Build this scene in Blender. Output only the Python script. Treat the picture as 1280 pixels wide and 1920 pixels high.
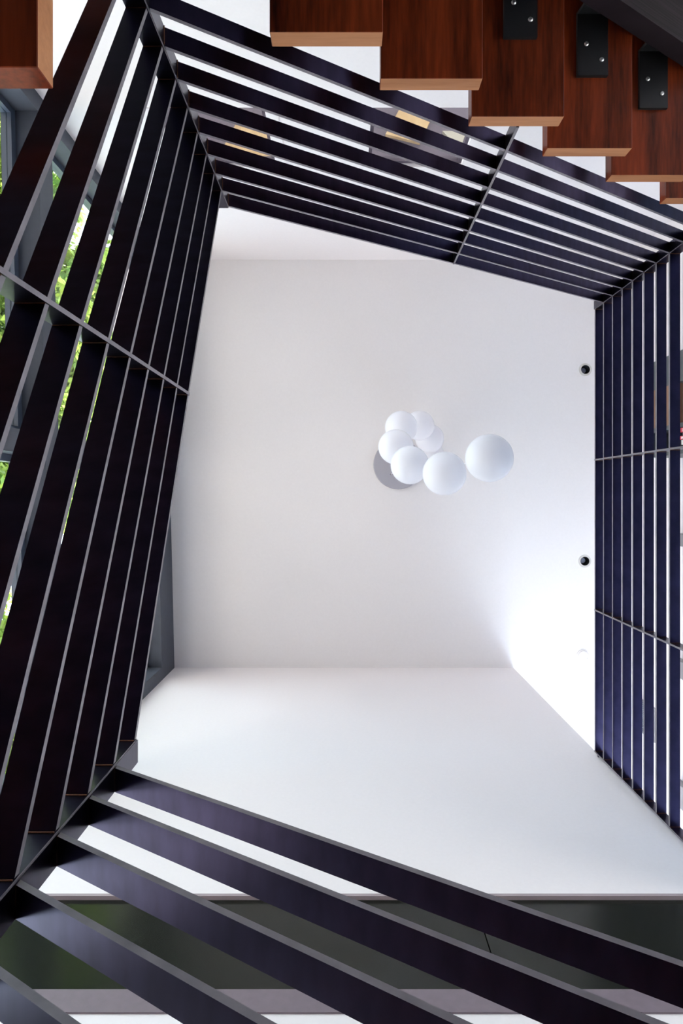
import bpy, bmesh, math, random
from mathutils import Vector, Matrix

random.seed(7)
SC = bpy.context.scene
COL = SC.collection
for o in list(bpy.data.objects):
    bpy.data.objects.remove(o, do_unlink=True)

# ------------------------------------------------------------------ units
# plan units: 1 unit = 0.09375 m (x right, y down in the picture); heights: 1 unit = 0.12 m above the camera
A, D, H = 0.09375, 0.12, 0.62
def P(x, y, z):
    return Vector((x * A, y * A, z * D + H))

# ------------------------------------------------------------------ camera
cam_d = bpy.data.cameras.new('camera')
cam_d.sensor_fit = 'VERTICAL'
cam_d.sensor_height = 36.0
cam_d.sensor_width = 24.0
cam_d.lens = 24.0
cam_d.shift_x = -7 / 1920
cam_d.shift_y = -29 / 1920
cam_d.clip_start = 0.02
cam = bpy.data.objects.new('camera', cam_d)
cam.location = (0, 0, H)
cam.rotation_euler = (math.pi, 0, 0)
COL.objects.link(cam)
SC.camera = cam

# ------------------------------------------------------------------ world, sun, exposure
world = bpy.data.worlds.new('sky')
SC.world = world
world.use_nodes = True
bg = world.node_tree.nodes['Background']
bg.inputs['Color'].default_value = (0.78, 0.88, 1.0, 1)
bg.inputs['Strength'].default_value = 3.2

sun_d = bpy.data.lights.new('sun', 'SUN')
sun_d.energy = 72.0
sun_d.angle = 0.01
sun_d.color = (1.0, 0.94, 0.88)
sun = bpy.data.objects.new('sun', sun_d)
sun.rotation_euler = Vector((-0.14, -0.42, -0.90)).to_track_quat('-Z', 'Y').to_euler()
sun.location = (2, 8, 12)
COL.objects.link(sun)

SC.view_settings.view_transform = 'Standard'
SC.view_settings.look = 'None'
SC.view_settings.gamma = 1.0
SC.view_settings.use_curve_mapping = False
SC.view_settings.exposure = 0.93
SC.cycles.use_denoising = True
SC.cycles.max_bounces = 12
SC.cycles.diffuse_bounces = 8
SC.cycles.glossy_bounces = 6
SC.cycles.transparent_max_bounces = 16

# ------------------------------------------------------------------ materials
def mat(name, color, rough=0.6, metal=0.0, noise=None, spec=0.5, bump=None, stretch=(1, 1, 1)):
    m = bpy.data.materials.new(name)
    m.use_nodes = True
    nt = m.node_tree
    b = nt.nodes['Principled BSDF']
    b.inputs['Base Color'].default_value = (*color, 1)
    b.inputs['Roughness'].default_value = rough
    b.inputs['Metallic'].default_value = metal
    b.inputs['Specular IOR Level'].default_value = spec
    if noise or bump:
        tc = nt.nodes.new('ShaderNodeTexCoord')
        mp = nt.nodes.new('ShaderNodeMapping')
        mp.inputs['Scale'].default_value = stretch
        nz = nt.nodes.new('ShaderNodeTexNoise')
        nz.inputs['Scale'].default_value = (noise or bump)[0]
        nz.inputs['Detail'].default_value = 5
        nt.links.new(tc.outputs['Object'], mp.inputs[0])
        nt.links.new(mp.outputs[0], nz.inputs['Vector'])
        if noise:
            rp = nt.nodes.new('ShaderNodeValToRGB')
            k = noise[1]
            c2 = noise[2] if len(noise) > 2 else color
            rp.color_ramp.elements[0].position = 0.3
            rp.color_ramp.elements[1].position = 0.7
            rp.color_ramp.elements[0].color = (*[c * (1 - k) for c in color], 1)
            rp.color_ramp.elements[1].color = (*[min(1, c * (1 + k)) for c in c2], 1)
            nt.links.new(nz.outputs['Fac'], rp.inputs[0])
            nt.links.new(rp.outputs[0], b.inputs['Base Color'])
        if bump:
            bp = nt.nodes.new('ShaderNodeBump')
            bp.inputs['Strength'].default_value = bump[1]
            bp.inputs['Distance'].default_value = 0.002
            nt.links.new(nz.outputs['Fac'], bp.inputs['Height'])
            nt.links.new(bp.outputs[0], b.inputs['Normal'])
    return m

def glass_mat():
    m = bpy.data.materials.new('window glass')
    m.use_nodes = True
    nt = m.node_tree
    nt.nodes.remove(nt.nodes['Principled BSDF'])
    t = nt.nodes.new('ShaderNodeBsdfTransparent')
    t.inputs[0].default_value = (0.93, 0.97, 0.95, 1)
    g = nt.nodes.new('ShaderNodeBsdfGlossy')
    g.inputs['Roughness'].default_value = 0.02
    mx = nt.nodes.new('ShaderNodeMixShader')
    mx.inputs[0].default_value = 0.06
    nt.links.new(t.outputs[0], mx.inputs[1])
    nt.links.new(g.outputs[0], mx.inputs[2])
    nt.links.new(mx.outputs[0], nt.nodes['Material Output'].inputs[0])
    return m

def wood_mat(name, dark, light, axis='Y', rough=0.38):
    m = bpy.data.materials.new(name)
    m.use_nodes = True
    nt = m.node_tree
    b = nt.nodes['Principled BSDF']
    b.inputs['Roughness'].default_value = rough
    b.inputs['Specular IOR Level'].default_value = 0.2
    tc = nt.nodes.new('ShaderNodeTexCoord')
    oi = nt.nodes.new('ShaderNodeObjectInfo')
    ml = nt.nodes.new('ShaderNodeMath'); ml.operation = 'MULTIPLY'; ml.inputs[1].default_value = 37.0
    cb = nt.nodes.new('ShaderNodeCombineXYZ')
    ad = nt.nodes.new('ShaderNodeVectorMath'); ad.operation = 'ADD'
    nt.links.new(oi.outputs['Random'], ml.inputs[0])
    for i in range(3):
        nt.links.new(ml.outputs[0], cb.inputs[i])
    nt.links.new(tc.outputs['Object'], ad.inputs[0])
    nt.links.new(cb.outputs[0], ad.inputs[1])
    mp = nt.nodes.new('ShaderNodeMapping')
    mp.inputs['Scale'].default_value = (1, 0.09, 1) if axis == 'Y' else (0.09, 1, 1)
    nt.links.new(ad.outputs[0], mp.inputs[0])
    n1 = nt.nodes.new('ShaderNodeTexNoise'); n1.inputs['Scale'].default_value = 9; n1.inputs['Detail'].default_value = 3
    n1.inputs['Distortion'].default_value = 0.8
    n2 = nt.nodes.new('ShaderNodeTexNoise'); n2.inputs['Scale'].default_value = 130; n2.inputs['Detail'].default_value = 4
    nt.links.new(mp.outputs[0], n1.inputs['Vector'])
    nt.links.new(mp.outputs[0], n2.inputs['Vector'])
    mx = nt.nodes.new('ShaderNodeMath'); mx.operation = 'MULTIPLY_ADD'
    mx.inputs[1].default_value = 0.35
    nt.links.new(n2.outputs['Fac'], mx.inputs[0])
    nt.links.new(n1.outputs['Fac'], mx.inputs[2])
    rp = nt.nodes.new('ShaderNodeValToRGB')
    e = rp.color_ramp.elements
    e[0].position = 0.48; e[0].color = (*dark, 1)
    e[1].position = 0.86; e[1].color = (*light, 1)
    nt.links.new(mx.outputs[0], rp.inputs[0])
    nt.links.new(rp.outputs[0], b.inputs['Base Color'])
    return m

M = {}
M['white'] = mat('white wall paint', (0.81, 0.775, 0.785), 0.75, noise=(60, 0.012), spec=0.2)
M['ceil'] = mat('white ceiling paint', (0.745, 0.722, 0.722), 0.8, noise=(60, 0.012), spec=0.2)
M['slate'] = mat('slate window paint', (0.062, 0.070, 0.088), 0.5, noise=(20, 0.06), spec=0.15)
M['frame'] = mat('dark aluminium frame', (0.045, 0.06, 0.09), 0.35)
M['gasket'] = mat('black gasket', (0.01, 0.01, 0.012), 0.5)
M['glass'] = glass_mat()
M['steel'] = mat('blackened flat steel', (0.036, 0.030, 0.060), 0.30, 1.0, noise=(14, 0.22), stretch=(1, 1, 4), spec=0.3)
M['edge'] = mat('ground steel edge', (0.19, 0.17, 0.19), 0.5, 0.4, noise=(25, 0.2))
M['rust'] = mat('rusty weld', (0.17, 0.065, 0.03), 0.75, 0.2, noise=(300, 0.5))
M['beam'] = mat('dark painted stringer', (0.012, 0.008, 0.010), 0.6, noise=(6, 0.6), stretch=(0.5, 30, 1), spec=0.08)
M['bracket'] = mat('black bracket', (0.008, 0.008, 0.009), 0.45)
M['screw'] = mat('screw', (0.5, 0.5, 0.5), 0.3, 0.9)
M['wood'] = wood_mat('red brown hardwood', (0.016, 0.002, 0.001), (0.25, 0.040, 0.010))
M['woodend'] = wood_mat('hardwood end grain', (0.26, 0.10, 0.04), (0.42, 0.185, 0.085), 'X', 0.55)
M['panel'] = mat('dark metal cladding', (0.010, 0.012, 0.009), 0.20, 0.0, noise=(40, 0.1), spec=0.28)
M['band'] = mat('mauve grey trim', (0.18, 0.142, 0.168), 0.5, noise=(40, 0.06))
M['liptrim'] = mat('pale mauve edge trim', (0.36, 0.30, 0.32), 0.5)
M['globe'] = mat('frosted white glass', (0.90, 0.90, 0.93), 0.25, spec=0.5)
M['canopy'] = mat('brushed grey canopy', (0.42, 0.41, 0.45), 0.45, 0.3)
M['wire'] = mat('pale wire', (0.8, 0.8, 0.82), 0.4)
M['ring'] = mat('light trim ring', (0.55, 0.53, 0.5), 0.5)
M['black'] = mat('black baffle', (0.01, 0.01, 0.012), 0.5)
M['lens'] = mat('grey lens', (0.5, 0.5, 0.58), 0.3)
M['floor'] = mat('blue grey stone floor', (0.06, 0.075, 0.12), 0.3, noise=(6, 0.15))
M['reflect_dark'] = mat('reflection darkening wall', (0.03, 0.028, 0.03), 0.5)
M['hallfloor'] = mat('cool blue grey carpet', (0.46, 0.56, 0.74), 0.8, noise=(200, 0.06), spec=0.1)
M['paving'] = mat('grey gravel paving', (0.115, 0.106, 0.112), 0.9, noise=(3, 0.2))
M['grille'] = mat('grey grille', (0.16, 0.18, 0.21), 0.5)
M['sconce'] = mat('light grey metal', (0.22, 0.21, 0.22), 0.5)
M['shelf'] = mat('dark green grey shelving', (0.05, 0.06, 0.06), 0.5)
M['brown'] = wood_mat('brown board', (0.12, 0.06, 0.035), (0.26, 0.14, 0.08), 'Y')
M['red'] = mat('red book cloth', (0.5, 0.03, 0.06), 0.6)
M['paper'] = mat('white cover', (0.75, 0.73, 0.72), 0.6)
M['soffit'] = mat('plum grey soffit', (0.065, 0.048, 0.07), 0.6, noise=(30, 0.06))
M['goldwood'] = wood_mat('honey wood', (0.30, 0.19, 0.085), (0.42, 0.30, 0.16), 'Y', 0.5)
M['siding'] = mat('beige board', (0.28, 0.26, 0.21), 0.6)
M['bark'] = mat('bark', (0.10, 0.07, 0.05), 0.9, noise=(20, 0.4))

def leaf_mat():
    m = bpy.data.materials.new('leaves')
    m.use_nodes = True
    nt = m.node_tree
    b = nt.nodes['Principled BSDF']
    tc = nt.nodes.new('ShaderNodeTexCoord')
    nz = nt.nodes.new('ShaderNodeTexNoise'); nz.inputs['Scale'].default_value = 2.2; nz.inputs['Detail'].default_value = 4
    rp = nt.nodes.new('ShaderNodeValToRGB')
    rp.color_ramp.elements[0].position = 0.35; rp.color_ramp.elements[0].color = (0.07, 0.16, 0.03, 1)
    rp.color_ramp.elements[1].position = 0.68; rp.color_ramp.elements[1].color = (0.34, 0.44, 0.07, 1)
    nt.links.new(tc.outputs['Object'], nz.inputs['Vector'])
    nt.links.new(nz.outputs['Fac'], rp.inputs[0])
    nt.links.new(rp.outputs[0], b.inputs['Base Color'])
    b.inputs['Roughness'].default_value = 0.5
    tr = nt.nodes.new('ShaderNodeBsdfTranslucent')
    nt.links.new(rp.outputs[0], tr.inputs['Color'])
    mx = nt.nodes.new('ShaderNodeMixShader'); mx.inputs[0].default_value = 0.5
    nt.links.new(b.outputs[0], mx.inputs[1]); nt.links.new(tr.outputs[0], mx.inputs[2])
    nt.links.new(mx.outputs[0], nt.nodes['Material Output'].inputs[0])
    return m
M['leaf'] = leaf_mat()


def frost(m, k):
    nt = m.node_tree
    b = nt.nodes['Principled BSDF']
    t = nt.nodes.new('ShaderNodeBsdfTranslucent')
    t.inputs['Color'].default_value = (0.93, 0.93, 0.97, 1)
    mx = nt.nodes.new('ShaderNodeMixShader'); mx.inputs[0].default_value = k
    nt.links.new(b.outputs[0], mx.inputs[1]); nt.links.new(t.outputs[0], mx.inputs[2])
    nt.links.new(mx.outputs[0], nt.nodes['Material Output'].inputs[0])
frost(M['globe'], 0.45)

# ------------------------------------------------------------------ helpers
def mesh_obj(name, verts, faces, mats, parent=None, loc=None, mi=None, smooth=False):
    me = bpy.data.meshes.new(name)
    me.from_pydata([tuple(v) for v in verts], [], faces)
    bm = bmesh.new(); bm.from_mesh(me)
    bmesh.ops.recalc_face_normals(bm, faces=bm.faces)
    bm.to_mesh(me); bm.free()
    for m in (mats if isinstance(mats, (list, tuple)) else [mats]):
        me.materials.append(m)
    if mi:
        for p, i in zip(me.polygons, mi):
            p.material_index = i
    if smooth:
        for p in me.polygons:
            p.use_smooth = True
    o = bpy.data.objects.new(name, me)
    COL.objects.link(o)
    if loc is not None:
        o.location = loc
    o.parent = parent
    return o

HEX = [(0, 3, 2, 1), (4, 5, 6, 7), (0, 1, 5, 4), (1, 2, 6, 5), (2, 3, 7, 6), (3, 0, 4, 7)]
def hexa(v8):
    """8 corner points: 4 lower, 4 upper, same order"""
    return list(v8), list(HEX)

class MB:
    def __init__(s): s.v = []; s.f = []; s.m = []
    def hexa(s, v8, mi=0):
        n = len(s.v); s.v += [Vector(p) for p in v8]
        s.f += [tuple(i + n for i in q) for q in HEX]; s.m += [mi] * 6
        return s
    def box(s, x0, x1, y0, y1, z0, z1, mi=0):
        """plan / height units"""
        return s.hexa([P(x0, y0, z0), P(x1, y0, z0), P(x1, y1, z0), P(x0, y1, z0),
                       P(x0, y0, z1), P(x1, y0, z1), P(x1, y1, z1), P(x0, y1, z1)], mi)
    def tube(s, a, b, r0, r1=None, n=10, mi=0, caps=True):
        a, b = Vector(a), Vector(b); r1 = r0 if r1 is None else r1
        d = (b - a).normalized(); u = d.orthogonal().normalized(); w = d.cross(u)
        k = len(s.v)
        for c, r in ((a, r0), (b, r1)):
            for i in range(n):
                t = 2 * math.pi * i / n
                s.v.append(c + (u * math.cos(t) + w * math.sin(t)) * r)
        for i in range(n):
            j = (i + 1) % n
            s.f.append((k + i, k + j, k + n + j, k + n + i)); s.m.append(mi)
        if caps:
            s.f.append(tuple(k + i for i in range(n))); s.m.append(mi)
            s.f.append(tuple(k + n + i for i in range(n))); s.m.append(mi)
        return s
    def lathe(s, c, prof, n=32, mi=0):
        """profile of (radius, z) in metres about the vertical through c"""
        c = Vector(c); rings = []
        for r, z in prof:
            if r < 1e-6:
                s.v.append(c + Vector((0, 0, z))); rings.append([len(s.v) - 1])
            else:
                k = len(s.v)
                for i in range(n):
                    t = 2 * math.pi * i / n
                    s.v.append(c + Vector((r * math.cos(t), r * math.sin(t), z)))
                rings.append(list(range(k, k + n)))
        for a, b in zip(rings, rings[1:]):
            for i in range(n):
                j = (i + 1) % n
                if len(a) == 1 and len(b) == 1: continue
                if len(a) == 1: s.f.append((a[0], b[i], b[j]))
                elif len(b) == 1: s.f.append((a[i], a[j], b[0]))
                else: s.f.append((a[i], a[j], b[j], b[i]))
                s.m.append(mi)
        return s
    def build(s, name, mats, parent=None, smooth=False, bevel=0, origin=None):
        v = s.v
        if origin is not None:
            v = [p - Vector(origin) for p in v]
        o = mesh_obj(name, v, s.f, mats, parent, origin, s.m, smooth)
        if bevel:
            b = o.modifiers.new('bevel', 'BEVEL'); b.width = bevel; b.segments = 2; b.limit_method = 'ANGLE'
        return o

def tag(o, label, cat, group=None):
    o['label'] = label; o['category'] = cat
    if group: o['group'] = group
    return o
def struct(o, label=None, cat=None):
    o['kind'] = 'structure'
    if label: o['label'] = label
    if cat: o['category'] = cat
    return o
def empty(name, loc=(0, 0, 0)):
    o = bpy.data.objects.new(name, None)
    o.empty_display_size = 0.1
    COL.objects.link(o); o.location = loc
    return o
def parent_keep(child, par):
    child.parent = par
    child.matrix_parent_inverse = par.matrix_basis.inverted()
def under(par, *objs):
    for o in objs:
        parent_keep(o, par)

# ------------------------------------------------------------------ the setting
ZC = 46.0                      # ceiling
ZF = -H / D                    # ground floor
XW0, XW1 = -15.55, -14.72      # left wall plane at the back / front end
YB, YF = -20.42, 14.77         # back wall, front wall
XH = 25.2                      # hall wall
SL, ST = 19.5, 21.0            # upper floor slab

struct(MB().box(-30, 48, -40, 40, ZF - 1.5, ZF).build('floor', M['floor']), 'blue grey stone floor at the foot of the stairs', 'floor')
tag(MB().box(-400, 400, -400, 400, ZF - 4, ZF - 1.6).build('gravel_paving', M['paving']), 'grey gravel paving outside around the house', 'paving')['kind'] = 'structure'

struct(MB().box(-300, -18.2, -300, 300, ZF - 1.6, ZF - 1.3).build('bounce_damping_bed', mat('bounce damping soil', (0.088, 0.079, 0.079), 0.95, noise=(8, 0.3))), 'bounce damping soil bed under the trees, added to cut ground light', 'soil')  # added to cut light bouncing off the ground into the left windows

# ceiling with round holes for the recessed lights
LIGHTS = [(20.7, -10.95), (20.65, 5.57)]
def ceiling():
    bm = bmesh.new()
    def loop(pts):
        vs = [bm.verts.new(p) for p in pts]
        return [bm.edges.new((vs[i], vs[(i + 1) % len(vs)])) for i in range(len(vs))]
    es = loop([P(-18, -23, ZC), P(48, -23, ZC), P(48, 33, ZC), P(-18, 33, ZC)])
    for x, y in LIGHTS:
        c = P(x, y, ZC)
        es += loop([c + Vector((0.040 * math.cos(i * math.pi / 12), 0.040 * math.sin(i * math.pi / 12), 0)) for i in range(24)])
    bmesh.ops.triangle_fill(bm, use_beauty=True, use_dissolve=False, edges=es)
    for f in bm.faces:
        f.normal_update()
        if f.normal.z > 0: f.normal_flip()
    me = bpy.data.meshes.new('ceiling'); bm.to_mesh(me); bm.free()
    me.materials.append(M['ceil'])
    o = bpy.data.objects.new('ceiling', me); COL.objects.link(o)
    return struct(o, 'smooth white ceiling over the stairwell', 'ceiling')
ceiling()
struct(MB().box(-20, 50, -24.5, 35, ZC + 2.2, ZC + 4).build('roof', M['white']), 'white roof slab above the ceiling', 'roof')
struct(MB().box(-20, 50, -24.5, -23.2, ZC - .1, ZC + 2.2).box(-20, 50, 33.2, 35, ZC - .1, ZC + 2.2)
       .box(-20, -18.1, -23.2, 33.2, ZC - .1, ZC + 2.2).box(48.1, 50, -23.2, 33.2, ZC - .1, ZC + 2.2).build('trim_1', M['white']), 'white roof edge boards', 'trim')

# back wall with two high windows
WZ0, WZ1 = 28.0, 33.0
WX = [(-10.05, -4.25), (1.38, 7.15)]
wb = MB()
y0, y1 = YB - 0.5, YB
xe = 13.9
wb.box(-18, xe, y0, y1, 20.2, WZ0).box(-18, xe, y0, y1, WZ1, ZC)
xs = [-18] + [v for w in WX for v in w] + [xe]
for i in range(0, len(xs), 2):
    wb.box(xs[i], xs[i + 1], y0, y1, WZ0, WZ1)
struct(MB().box(xe, 48, y0 - 1, y1 - 0.9, ZF, ZC).build('wall_back_hall', M['white']), 'white back wall of the hall, set back from the stairwell wall', 'wall')
struct(MB().box(-18, xe, y0, y1, ZF, 20.2).build('wall_lower_back', M['reflect_dark']), 'unseen lower part of the back wall, made dark for the railing reflections', 'wall')  # unseen wall part, given a dark tone so the railing undersides reflect black
struct(wb.build('wall_back', M['white']), 'white stairwell wall behind the upper flight', 'wall')

def small_window(n, x0, x1):
    w = empty('window_%d' % n, P((x0 + x1) / 2, YB, WZ0))
    struct(w, 'small high window with white casing in the back wall, %s' % ('nearer the big window wall' if n == 5 else 'above the middle of the upper flight'), 'window')
    c = 0.66
    for a, b, z0, z1 in ((x0 - c, x0, WZ0, WZ1 + .5), (x1, x1 + c, WZ0, WZ1 + .5), (x0, x1, WZ1, WZ1 + .5)):
        under(w, MB().box(a, b, YB, YB + 0.05, z0, z1).build('casing', M['white']))
    yf0, yf1 = YB - 0.5, YB - 0.2
    t = 0.22
    under(w, MB().box(x0, x1, yf0, yf1, WZ0, WZ0 + t).box(x0, x1, yf0, yf1, WZ1 - t, WZ1)
          .box(x0, x0 + t, yf0, yf1, WZ0 + t, WZ1 - t).box(x1 - t, x1, yf0, yf1, WZ0 + t, WZ1 - t).build('window_frame', M['soffit']))
    under(w, MB().box(x0 + t, x1 - t, yf0 + .15, yf0 + .22, WZ0 + t, WZ1 - t).build('pane', M['glass']))
small_window(5, *WX[0])
small_window(6, *WX[1])

# roof overhang seen through those windows
eave = empty('eave', P(0, -26, 35.6))
tag(eave, 'plum grey eave underside with honey wood insets beyond the small windows', 'eave')
under(eave, MB().box(-18, 13.4, -36, YB - .55, 35.6, 37).build('soffit_board', M['soffit']))
def quad_panel(px, name, m, z=35.6, th=0.25):
    vs = [P((x - 647) * z / 1000, (y - 931) * z / 1000, z - th) for x, y in px]
    up = [v + Vector((0, 0, th * D)) for v in vs]
    mb = MB(); mb.hexa(vs + up)
    under(eave, mb.build(name, m))
quad_panel([(750, 206), (808, 224), (786, 272), (722, 256)], 'wood_inset', M['goldwood'])
quad_panel([(828, 250), (900, 252), (885, 285), (850, 275)], 'board_inset', M['siding'])
quad_panel([(446, 232), (530, 256), (545, 335), (416, 288)], 'wood_inset', M['goldwood'])

# front wall: white above, dark cladding band, mauve trim, white below
ZA, ZB, ZE = 19.72, 16.1, 15.38
wf = empty('wall_front', P(0, YF, ZF))
struct(wf, 'white front wall with a dark cladding band below the upper storey', 'wall')
XE = 14.5
under(wf, MB().box(-18, XE, YF, YF + 1.4, ZA + .12, ZC).build('upper_wall', M['white']))
under(wf, MB().box(-18, XE, YF, YF + 1.4, ZA, ZA + .12).build('edge_trim', M['liptrim']))
for a, b in ((-18, 4.74), (4.78, 24.2)):
    under(wf, MB().box(a, b, YF + .15, YF + .98, ZB, ZA).build('cladding_panel', M['panel']))
under(wf, MB().box(4.3, 5.2, YF + 1.0, YF + 1.5, ZB, ZA).build('joint_backing', M['gasket']))
under(wf, MB().box(-18, 24.2, YF + .1, YF + 1.4, ZE, ZB).build('trim_band', M['band']))
under(wf, MB().box(-18, 24.2, YF + .16, YF + 1.4, ZF, ZE).build('lower_wall', M['white']))

# hall beyond the balcony railing
struct(MB().box(14.3, 48, -23, 33, SL, ST).build('floor_upper', M['hallfloor']), 'cool blue grey carpet floor of the upper hall', 'floor')
struct(MB().box(14.3, 48, -23, 33, SL - .2, SL - .01).build('ceiling_lower', M['white']), 'white ceiling of the ground floor below the hall', 'ceiling')
struct(MB().box(XH, XH + 1.4, -23, 33, ST, ZC).build('wall_right', M['white']), 'white wall of the upper hall', 'wall')
struct(MB().box(24.2, 48, 33, 34.4, ZF, SL).build('wall_lower_front', M['white']), 'white front wall of the ground floor room', 'wall')
struct(MB().box(24.2, 25.6, YF + 1.4, 33, ZF, SL).build('wall_lower_side', M['white']), 'white side wall of the ground floor room', 'wall')
struct(MB().box(XE - 1.4, XE, YF + 1.4, 33, SL, ZC).build('wall_hall', M['white']), 'white side wall of the hall past the stairwell', 'wall')

# big glazing: panes with frames
def glazing(n, label, corners_fn, u0, u1, z0, z1, nu, nz):
    """corners_fn(u, d, z) -> point; u along the wall, d depth, z height"""
    w = empty('window_%d' % n, corners_fn((u0 + u1) / 2, 0, z0))
    struct(w, label, 'window')
    t = 0.35
    def bx(a, b, c, d, e, f, name, m):
        mb = MB(); mb.hexa([corners_fn(a, c, e), corners_fn(b, c, e), corners_fn(b, d, e), corners_fn(a, d, e),
                            corners_fn(a, c, f), corners_fn(b, c, f), corners_fn(b, d, f), corners_fn(a, d, f)])
        under(w, mb.build(name, m))
    for i in range(nu):
        for k in range(nz):
            a = u0 + (u1 - u0) * i / nu; b = u0 + (u1 - u0) * (i + 1) / nu
            e = z0 + (z1 - z0) * k / nz; f = z0 + (z1 - z0) * (k + 1) / nz
            bx(a, a + t, 0, .5, e, f, 'frame_stile', M['frame']); bx(b - t, b, 0, .5, e, f, 'frame_stile', M['frame'])
            bx(a + t, b - t, 0, .5, e, e + t, 'frame_rail', M['frame']); bx(a + t, b - t, 0, .5, f - t, f, 'frame_rail', M['frame'])
            bx(a + t, b - t, .2, .27, e + t, f - t, 'pane', M['glass'])
    return w

# left wall: slate casing with four large windows
def WL(u, d, z):
    """u = y along the wall, d = depth outwards"""
    x = XW0 + (XW1 - XW0) * (u - YB) / (YF - YB)
    return P(x - d, u, z)
wl = MB()
def wbox(a, b, z0, z1, d0=0.0, d1=1.9):
    wl.hexa([WL(a, d0, z0), WL(b, d0, z0), WL(b, d1, z0), WL(a, d1, z0), WL(a, d0, z1), WL(b, d0, z1), WL(b, d1, z1), WL(a, d1, z1)])
UA, UB, UC, UD = -19.5, -3.15, -2.05, 13.75
ZH, ZT1, ZT0, ZS = 42.9, 28.2, 26.95, 4.0
wbox(YB, YF, ZH, ZC); wbox(YB, YF, ZF, ZS)
wbox(YB, UA, ZS, ZH); wbox(UD, YF, ZS, ZH); wbox(UB, UC, ZS, ZH)
wbox(UA, UB, ZT0, ZT1); wbox(UC, UD, ZT0, ZT1)
struct(wl.build('wall_left', M['slate']), 'slate painted window wall beside the stairs', 'wall')
WLg = lambda u, d, z: WL(u, d + 1.15, z)
glazing(1, 'upper window nearer the back wall in the slate wall', WLg, UA, UB, ZT1, ZH, 1, 1)
glazing(2, 'upper window nearer the front wall in the slate wall', WLg, UC, UD, ZT1, ZH, 1, 1)
glazing(3, 'lower window nearer the back wall in the slate wall', WLg, UA, UB, ZS, ZT0, 1, 1)
glazing(4, 'lower window nearer the front wall in the slate wall', WLg, UC, UD, ZS, ZT0, 1, 1)
# hall end window and ground floor glazing
glazing(7, 'tall window at the end of the upper hall', lambda u, d, z: P(u, 32.2 + d, z), XE, XH, ST, ZC - .5, 2, 1)
glazing(8, 'wide glazed wall of the ground floor room', lambda u, d, z: P(46.5 + d, u, z), -20, 32, ZF, SL, 4, 1)

# ------------------------------------------------------------------ railings
XL, YT, XR, YBO = -4.355, -10.75, 14.30, 5.08
W, T = 0.45, 0.10                 # flat bar width and thickness
ST3 = [M['steel'], M['edge']]
def bar_panel(rail, a, b, za, zb, out, n, mats=ST3, mid_gap=0.05):
    """n parallel flat bars from plan point a to b; lower inner edge at za..zb for the top bar; out = outward plan direction"""
    a = Vector(a); b = Vector(b); d = (b - a).normalized()
    sl = (zb - za) / (b - a).length
    a2 = a + d * mid_gap; b2 = b - d * mid_gap
    za2 = za + sl * mid_gap; zb2 = zb - sl * mid_gap
    o = Vector(out) * W
    org = P(a.x, a.y, za)
    v = [P(a2.x, a2.y, za2), P(b2.x, b2.y, zb2), P(b2.x + o.x, b2.y + o.y, zb2), P(a2.x + o.x, a2.y + o.y, za2)]
    v += [p + Vector((0, 0, T * D)) for p in v]
    mb = MB(); mb.hexa([p - org for p in v])
    mb.m = [0, 0, 1, 0, 0, 0]       # inner long edge is bare ground steel
    first = mb.build('bar', mats)
    first.location = org
    parent_keep(first, rail)
    for k in range(1, n):
        c = first.copy(); COL.objects.link(c)
        c.location = org - Vector((0, 0, k * D))
        c.parent = rail; c.matrix_parent_inverse = rail.matrix_basis.inverted()

def plate_post(rail, p, out, z0, z1, th=0.085, name='post', nseam=0, zs=0, side=(0, 0)):
    """flat plate standing across the rail line; thin edge towards the well"""
    p = Vector(p); o = Vector(out); s = Vector((-o.y, o.x)) * th / 2
    q = [p - s - o * .02, p + s - o * .02, p + s + o * W, p - s + o * W]
    mb = MB(); mb.hexa([P(v.x, v.y, z0) for v in q] + [P(v.x, v.y, z1) for v in q])
    mb.m = [0, 0, 1, 0, 0, 0]
    po = mb.build(name, ST3)
    parent_keep(po, rail)
    if nseam:
        ws = MB()
        for k in range(nseam):
            for sg in (-1, 1):
                c = p + Vector((-o.y, o.x)) * sg * (th / 2 + .012)
                ws.tube(P(c.x, c.y, zs - k - .02), P(c.x + o.x * W, c.y + o.y * W, zs - k - .02), 0.0011, n=6)
        w = ws.build('weld_seam', M['rust'])
        parent_keep(w, po)
        w['kind'] = 'stuff'
    return po

N = 9
# levels: top bar's lower inner edge height at the plan corners
Z_TL, Z_TM, Z_TR = 19.70, 24.55, 29.50
Z_L1, Z_LM, Z_LB = 18.70, 14.77, 11.00
Z_R = 30.5
S_B = 0.53
ZBL = 10.0
YM, XM = -2.86, 5.01

rl = tag(empty('stair_railing', P(XL, YM, ZF)), 'steel flat bar railing of the flight along the window wall', 'railing')
bar_panel(rl, (XL, YT), (XL, YM), Z_L1, Z_LM, (-1, 0), N)
bar_panel(rl, (XL, YM), (XL, YBO), Z_LM, Z_LB, (-1, 0), N)
plate_post(rl, (XL, YM), (-1, 0), Z_LM - 9.53, Z_LM + T, nseam=N, zs=Z_LM)

rt = tag(empty('stair_railing', P(XM, YT, ZF)), 'steel flat bar railing of the upper flight, in front of the small windows', 'railing')
bar_panel(rt, (XL, YT), (XM, YT), Z_TL, Z_TM, (0, -1), N)
bar_panel(rt, (XM, YT), (XR, YT), Z_TM, Z_TR, (0, -1), N)
plate_post(rt, (XM, YT), (0, -1), Z_TM - N - .05, Z_TM + T, nseam=N, zs=Z_TM)
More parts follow.
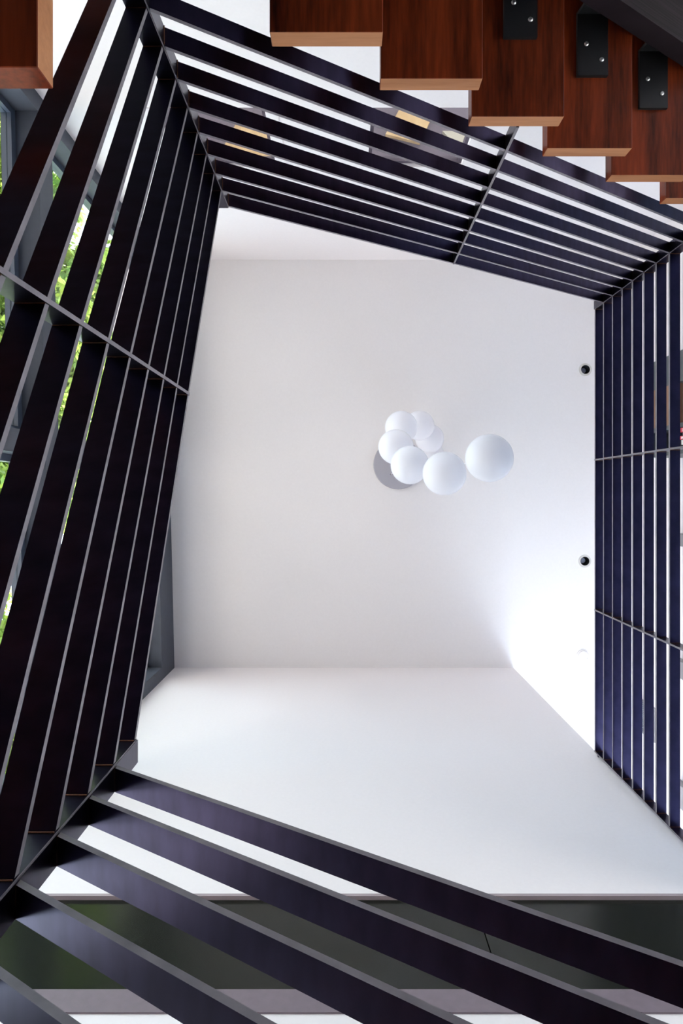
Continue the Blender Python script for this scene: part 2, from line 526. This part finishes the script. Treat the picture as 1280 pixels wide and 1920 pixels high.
# angle shaped corner posts
def corner(rail, x, y, ox, oy, z0, z1, sx, sy):
    plate_post(rail, (x, y), (ox, 0), z0, z1, name='corner_post', nseam=N - 1, zs=sx)
    plate_post(rail, (x, y), (0, oy), z0, z1, name='corner_post', nseam=N - 1, zs=sy)
corner(rt, XL, YT, -1, -1, 10.42, Z_TL + T, Z_L1, Z_TL)
corner(rl, XL, YBO, -1, 1, 2.06, Z_LB + T, Z_LB, ZBL)

rb = tag(empty('stair_railing', P(3, YBO, ZF)), 'steel flat bar railing of the lowest flight, in front of the cladding band', 'railing')
XBE = 8.6
bar_panel(rb, (XL, YBO), (XBE, YBO), ZBL, ZBL - S_B * (XBE - XL), (0, 1), N - 1)
plate_post(rb, (XBE, YBO), (0, 1), -4.78, ZBL - S_B * (XBE - XL) + T, nseam=0)

rr = tag(empty('balcony_railing', P(XR, 2, ST)), 'level steel flat bar railing along the upper hall', 'railing')
ys = [YT, -2.1, 6.5, 14.6]
for i in range(3):
    bar_panel(rr, (XR, ys[i]), (XR, ys[i + 1]), Z_R, Z_R, (1, 0), N)
    if i:
        plate_post(rr, (XR, ys[i]), (1, 0), ST, Z_R + T, nseam=N, zs=Z_R)
plate_post(rr, (XR, ys[3]), (1, 0), ST, Z_R + T, nseam=N, zs=Z_R)
corner(rr, XR, YT, 1, -1, ST, Z_R + T, Z_R, Z_TR)
for z in (Z_R - .3, ST + 1):
    under(rr, MB().box(XR + .02, XR + .19, 14.64, YF, z, z + .1).build('wall_lug', M['steel']))

# ------------------------------------------------------------------ stairs
def tread_mesh(along):
    """one tread centred on its lower front corner; along = 'x' (upper flight) or 'y' (flight by the windows)"""
    g, th = 2.62, 0.41
    if along == 'x':
        lo, hi = (0, -9.3), (g, 0)
    else:
        lo, hi = (-10.2, -g), (0, 0)
    q = [(lo[0], lo[1]), (hi[0], lo[1]), (hi[0], hi[1]), (lo[0], hi[1])]
    v = [Vector((x * A, y * A, 0)) for x, y in q] + [Vector((x * A, y * A, th * D)) for x, y in q]
    mb = MB(); mb.hexa(v)
    mb.m = [0, 0, 1, 0, 1, 0] if along == 'x' else [0, 0, 0, 1, 0, 1]
    return mb

upper = tag(empty('staircase', P(5, -15, 12)), 'open upper flight of thick red brown wooden treads on a dark stringer', 'stairs')
TR = [(-1.75 + 2.66 * i, 12.34 + 1.372 * i) for i in range(6)]
mt = tread_mesh('x')
first = None
for x, z in TR:
    if first is None:
        first = t = mt.build('tread', [M['wood'], M['woodend']])
        bv = t.modifiers.new('bevel', 'BEVEL'); bv.width = 0.0012; bv.segments = 1; bv.limit_method = 'ANGLE'
    else:
        t = first.copy(); COL.objects.link(t)
    t.location = P(x, YT, z)
    t.parent = upper; t.matrix_parent_inverse = upper.matrix_basis.inverted()

def stringer(par, pts_fn, s0, s1, zfn, depth):
    v = [pts_fn(s0, 0, zfn(s0)), pts_fn(s1, 0, zfn(s1)), pts_fn(s1, 1, zfn(s1)), pts_fn(s0, 1, zfn(s0))]
    mb = MB(); mb.hexa(v + [p + Vector((0, 0, depth * D)) for p in v])
    o = mb.build('stringer', M['beam'])
    parent_keep(o, par)
    return o
SB = 0.53
YS0, YS1 = -14.17, -17.6
zs_fn = lambda x: 14.60 + SB * (x - 6.67)
stringer(upper, lambda s, e, z: P(s, YS0 if e == 0 else YS1, z), -3.5, 14.2, zs_fn, 0.62)

def bracket(x, z):
    """horizontal plate under a tread with a tapered leg down to the stringer"""
    b = MB()
    h = 0.47
    b.box(x - h, x + h, -14.8, -12.92, z - .10, z)
    zl = zs_fn(x) + .62
    b.hexa([P(x - h * .6, -14.9, zl - .25), P(x + h * .6, -14.9, zl - .25), P(x + h * .6, -14.8, zl - .25), P(x - h * .6, -14.8, zl - .25),
            P(x - h, -14.9, z), P(x + h, -14.9, z), P(x + h, -14.8, z), P(x - h, -14.8, z)])
    o = b.build('bracket', M['bracket'])
    parent_keep(o, upper)
    for dx, y in ((-.2, -13.88), (.27, -13.4)):
        s = MB().lathe(P(x + dx, y, z - .10), [(0, -.004), (.004, -.004), (.0065, -.0015), (.0065, 0)], 12).build('screw', M['screw'], smooth=False)
        parent_keep(s, o)
for x, z in TR:
    bracket(x + 1.36, z)

mid = tag(empty('staircase', P(-9.5, 0, 2)), 'middle flight of thick wooden treads beside the window wall with corner landings', 'stairs')
mt = tread_mesh('y')
first = None
TL_ = [(-8.74 + 2.66 * i, 8.92 - 1.37 * i) for i in range(5)]
for y, z in TL_:
    if first is None:
        first = t = mt.build('tread', [M['wood'], M['woodend']])
        bv = t.modifiers.new('bevel', 'BEVEL'); bv.width = 0.0012; bv.segments = 1; bv.limit_method = 'ANGLE'
    else:
        t = first.copy(); COL.objects.link(t)
    t.location = P(XL, y, z)
    t.parent = mid; t.matrix_parent_inverse = mid.matrix_basis.inverted()
zl_fn = lambda y: 5.5 - .515 * (y + 6.08)
stringer(mid, lambda s, e, z: P(-8.2 if e == 0 else -11.4, s, z), -11.3, 5.0, zl_fn, 0.62)
under(mid, MB().box(-14.6, XL, YB + .1, -10.8, 9.9, 10.4).build('landing', [M['wood']]))
under(mid, MB().box(-14.5, XL, 5.0, YF, 1.6, 2.05).build('landing', [M['wood']]))

low = tag(empty('staircase', P(2, 10, ZF)), 'lowest flight of wooden treads descending from the corner landing', 'stairs')
for i in range(5):
    x, z = -4.3 + 2.66 * i, .25 - 1.37 * i
    under(low, MB().box(x, x + 2.62, YBO, 14.6, z, z + .41).build('tread', [M['wood']]))
stringer(low, lambda s, e, z: P(s, 8.2 if e == 0 else 11.2, z), -4.3, 8.2, lambda s: -1.55 - .515 * (s + 4.3) if s < 0 else -5.17, .6)

# ------------------------------------------------------------------ pendant light
pend = tag(empty('pendant_light', P(5.2, -3.0, ZC)), 'cluster of white glass globes spiralling down from a round grey ceiling plate', 'pendant light')
F = 1280.0
def from_px(px, py, z):
    """point at height z (metres above the camera)"""
    return Vector(((px - 647) / F * z, (py - 931) / F * z, z + H))
zc = ZC * D
cc = from_px(746, 871, zc)
RC = 46.6 / F * zc
under(pend, MB().lathe(cc, [(0, -.03), (RC - .004, -.03), (RC, -.026), (RC, 0)], 48).build('ceiling_plate', M['canopy']))
GL = [(917, 859, 45), (833, 888, 41), (768, 872, 36), (742, 838, 33.0), (752, 801, 30.5), (786, 798, 28), (805, 822, 27), (808, 851, 25)]
GR = 0.1065 * (zc / 5.4)
for px, py, r in GL:
    z = GR * F / r
    c = from_px(px, py, z)
    g = MB().lathe(c, [(GR * math.sin(math.pi * i / 24), -GR * math.cos(math.pi * i / 24)) for i in range(25)], 40).build('globe', M['globe'], smooth=True)
    parent_keep(g, pend)
    top = Vector((c.x, c.y, zc + H - .03))
    d = Vector((top.x - cc.x, top.y - cc.y))
    if d.length > RC - .02:
        d *= (RC - .02) / d.length
        top.x, top.y = cc.x + d.x, cc.y + d.y
    w = MB().tube(c + Vector((0, 0, GR + .02)), top, 0.0022, n=6).build('wire', M['wire']); parent_keep(w, g)
    k = MB().tube(c + Vector((0, 0, GR - .01)), c + Vector((0, 0, GR + .03)), 0.014, 0.010, n=14).build('cap', M['canopy']); parent_keep(k, g)
    h = MB().tube(top + Vector((0, 0, -.004)), top + Vector((0, 0, .002)), 0.005, n=10).build('wire_socket', M['black']); parent_keep(h, g)

# ------------------------------------------------------------------ ceiling fittings
for (x, y), lab in zip(LIGHTS, ('recessed ceiling downlight in line with the bookcase', 'recessed ceiling downlight between the bookcase and the smoke detector')):
    c = P(x, y, ZC)
    d = tag(empty('downlight', c), lab, 'light', 'recessed downlights')
    under(d, MB().lathe(c, [(.036, -.004), (.050, -.004), (.052, 0), (.038, .001)], 32).build('trim_ring', M['ring'], smooth=False))
    under(d, MB().lathe(c, [(.0375, -.002), (.033, .07), (0, .07)], 32).build('baffle', M['black'], smooth=True))
    under(d, MB().lathe(c + Vector((0, 0, .052)), [(0, -.003), (.022, 0), (.023, .018)], 24).build('lamp', M['lens'], smooth=True))
c = P(20.5, 13.75, ZC)
sd = tag(empty('smoke_detector', c), 'round white smoke detector on the ceiling', 'smoke detector')
under(sd, MB().lathe(c, [(0, -.034), (.032, -.034), (.044, -.026), (.046, -.012)], 32).build('body', M['paper'], smooth=False))
under(sd, MB().lathe(c, [(.03, -.012), (.052, -.012), (.054, 0)], 32).build('base', M['paper']))
under(sd, MB().lathe(c + Vector((.02, .01, -.034)), [(0, -.002), (.003, -.001), (.003, .001)], 10).build('indicator', M['grille']))

# wall fittings in the hall
vg = tag(empty('air_grille', P(XH, 18.6, 43.6)), 'louvred grey air grille high on the hall wall', 'grille')
under(vg, MB().box(XH - .12, XH, 17.2, 20.0, 43.3, 43.42).box(XH - .12, XH, 17.2, 20.0, 45.63, 45.75)
      .box(XH - .12, XH, 17.2, 17.32, 43.42, 45.63).box(XH - .12, XH, 19.88, 20.0, 43.42, 45.63).build('frame', M['sconce']))
for i in range(16):
    y = 17.40 + i * .158
    under(vg, MB().box(XH - .10, XH, y, y + .07, 43.42, 45.63).build('louvre', M['grille']))
for y, hl, lab in ((3.2, .45, 'small grey wall lamp on the hall wall beside the bookcase'),
                   (12.7, .64, 'middle grey wall lamp on the hall wall'),
                   (22.0, .86, 'grey wall lamp on the hall wall below the air grille')):
    s = tag(empty('wall_lamp', P(XH, y, 38)), lab, 'wall lamp', 'hall wall lamps')
    under(s, MB().box(XH - .12, XH, y - hl * .6, y + hl * .6, 38.2, 39.8).build('back_plate', M['sconce']))
    under(s, MB().box(XH - .7, XH - .12, y - hl, y + hl, 37.8, 40.1).build('lamp_body', M['sconce'], bevel=.004))

# bookcase in the hall
bc = tag(empty('bookcase', P(24, -6.4, ST)), 'tall dark bookcase with brown boards standing in the hall', 'bookcase')
bx0, bx1, by0, by1, bzt = 22.7, XH, -9.9, -2.9, 40.0
under(bc, MB().box(bx0, bx1, by0, by0 + 2.1, ST, bzt).build('tall_door', M['shelf']))
under(bc, MB().box(bx0, bx1, by1 - .3, by1, ST, bzt).build('side_panel', M['shelf']))
under(bc, MB().box(bx1 - .15, bx1, by0 + 2.1, by1 - .3, ST, bzt).build('back_panel', M['brown']))
under(bc, MB().box(bx0, bx1, by0 + 4.9, by0 + 5.2, ST, bzt).build('divider', M['shelf']))
under(bc, MB().box(bx0, bx1 - .15, by0 + 2.1, by0 + 4.9, bzt - 3.2, bzt).build('top_box', M['brown']))
under(bc, MB().box(bx0, bx1 - .15, by0 + 5.2, by1 - .3, bzt - .3, bzt).build('shelf', M['shelf']))
for z in (23.5, 27, 30.5, 34, 36.6):
    under(bc, MB().box(bx0 + .05, bx1 - .15, by0 + 2.1, by0 + 4.9, z, z + .25).build('shelf', M['brown']))
    under(bc, MB().box(bx0 + .05, bx1 - .15, by0 + 5.2, by1 - .3, z, z + .25).build('shelf', M['shelf']))
BOOKS = [('red', .34, 2.0, 'thick red book next to the divider of the bookcase'),
         ('paper', .22, 1.75, 'thin white book with red label between two red books'),
         ('red', .26, 2.15, 'tallest red book in the middle of the book row'),
         ('paper', .36, 1.9, 'thick white book with red label in the bookcase'),
         ('red', .24, 1.6, 'short red book next to the side panel of the bookcase')]
y, z = by0 + 5.24, 34.26
for m, w, hh, lab in BOOKS:
    b = tag(empty('book', P(bx0 + .4, y + w / 2, z)), lab, 'book', 'books in the bookcase')
    x0 = bx0 + .08
    under(b, MB().box(x0, x0 + 1.5, y, y + w - .03, z, z + hh).build('cover', M[m]))
    for q in (.12, .45, .72):
        under(b, MB().box(x0 - .02, x0, y + .05, y + w - .08, z + hh * q, z + hh * (q + .16)).build('spine_label', M['paper' if m == 'red' else 'red']))
    y += w
rbx = tag(MB().box(bx0 + .1, bx0 + 1.6, by0 + 2.7, by0 + 3.9, 34.26, 35.7).build('storage_box', M['red'], bevel=.004), 'red storage box on the brown shelf of the bookcase', 'box')

# ------------------------------------------------------------------ trees outside the window wall
def tree(x, y, zc_, r, n, label, seed):
    rnd = random.Random(seed)
    t = tag(empty('tree', (x, y, ZF * D + H - .19)), label, 'tree', 'trees outside the window wall')
    tr = MB()
    base = Vector((x - 1.0, y, -.19))
    top = Vector((x, y, zc_))
    tr.tube(base, base.lerp(top, .5) + Vector((-.15, .1, 0)), .16, .11, 10)
    tr.tube(base.lerp(top, .5) + Vector((-.15, .1, 0)), top, .11, .05, 10)
    for i in range(9):
        a = rnd.uniform(0, 6.28); s = rnd.uniform(.45, .85)
        p = base.lerp(top, s)
        tr.tube(p, p + Vector((math.cos(a), math.sin(a), .55)) * r * .7, .04, .012, 7)
    under(t, tr.build('trunk', M['bark']))
    clumps = []
    for i in range(64):
        while True:
            q = Vector((rnd.uniform(-1, 1), rnd.uniform(-1, 1), rnd.uniform(-1, 1)))
            if q.length < 1: break
        clumps.append((Vector((x, y, zc_)) + Vector((q.x * r, q.y * 1.7, q.z * r * .8)), rnd.uniform(.3, .6) * r * .5))
    v, f = [], []
    for i in range(n):
        c, cr = clumps[rnd.randrange(len(clumps))]
        q = Vector((rnd.gauss(0, 1), rnd.gauss(0, 1), rnd.gauss(0, 1))) * cr * .55
        if abs(c.y + q.y - y) > 1.66:
            q.y = math.copysign(rnd.uniform(.9, 1.66), c.y + q.y - y) + y - c.y
        d1 = Vector((rnd.gauss(0, 1), rnd.gauss(0, 1), rnd.gauss(0, 1))).normalized()
        d2 = d1.orthogonal().normalized()
        d2 = (d2 * math.cos(i) + d1.cross(d2) * math.sin(i))
        s = rnd.uniform(.035, .075)
        k = len(v); p = c + q
        v += [p - d1 * s, p + d2 * s * .45, p + d1 * s, p - d2 * s * .45]
        f += [(k, k + 1, k + 2, k + 3)]
    me = bpy.data.meshes.new('foliage'); me.from_pydata([tuple(p) for p in v], [], f)
    me.materials.append(M['leaf'])
    o = bpy.data.objects.new('foliage', me); COL.objects.link(o)
    parent_keep(o, t); o['kind'] = 'stuff'
tree(-3.45, -4.75, 8.4, 1.4, 42000, 'leafy green tree beyond the window nearest the back wall', 1)
tree(-3.6, -1.25, 8.4, 1.4, 42000, 'leafy green tree beyond the middle mullion of the window wall', 2)
tree(-3.65, 2.3, 7.8, 1.2, 32000, 'smaller leafy green tree beyond the window nearest the front wall', 3)
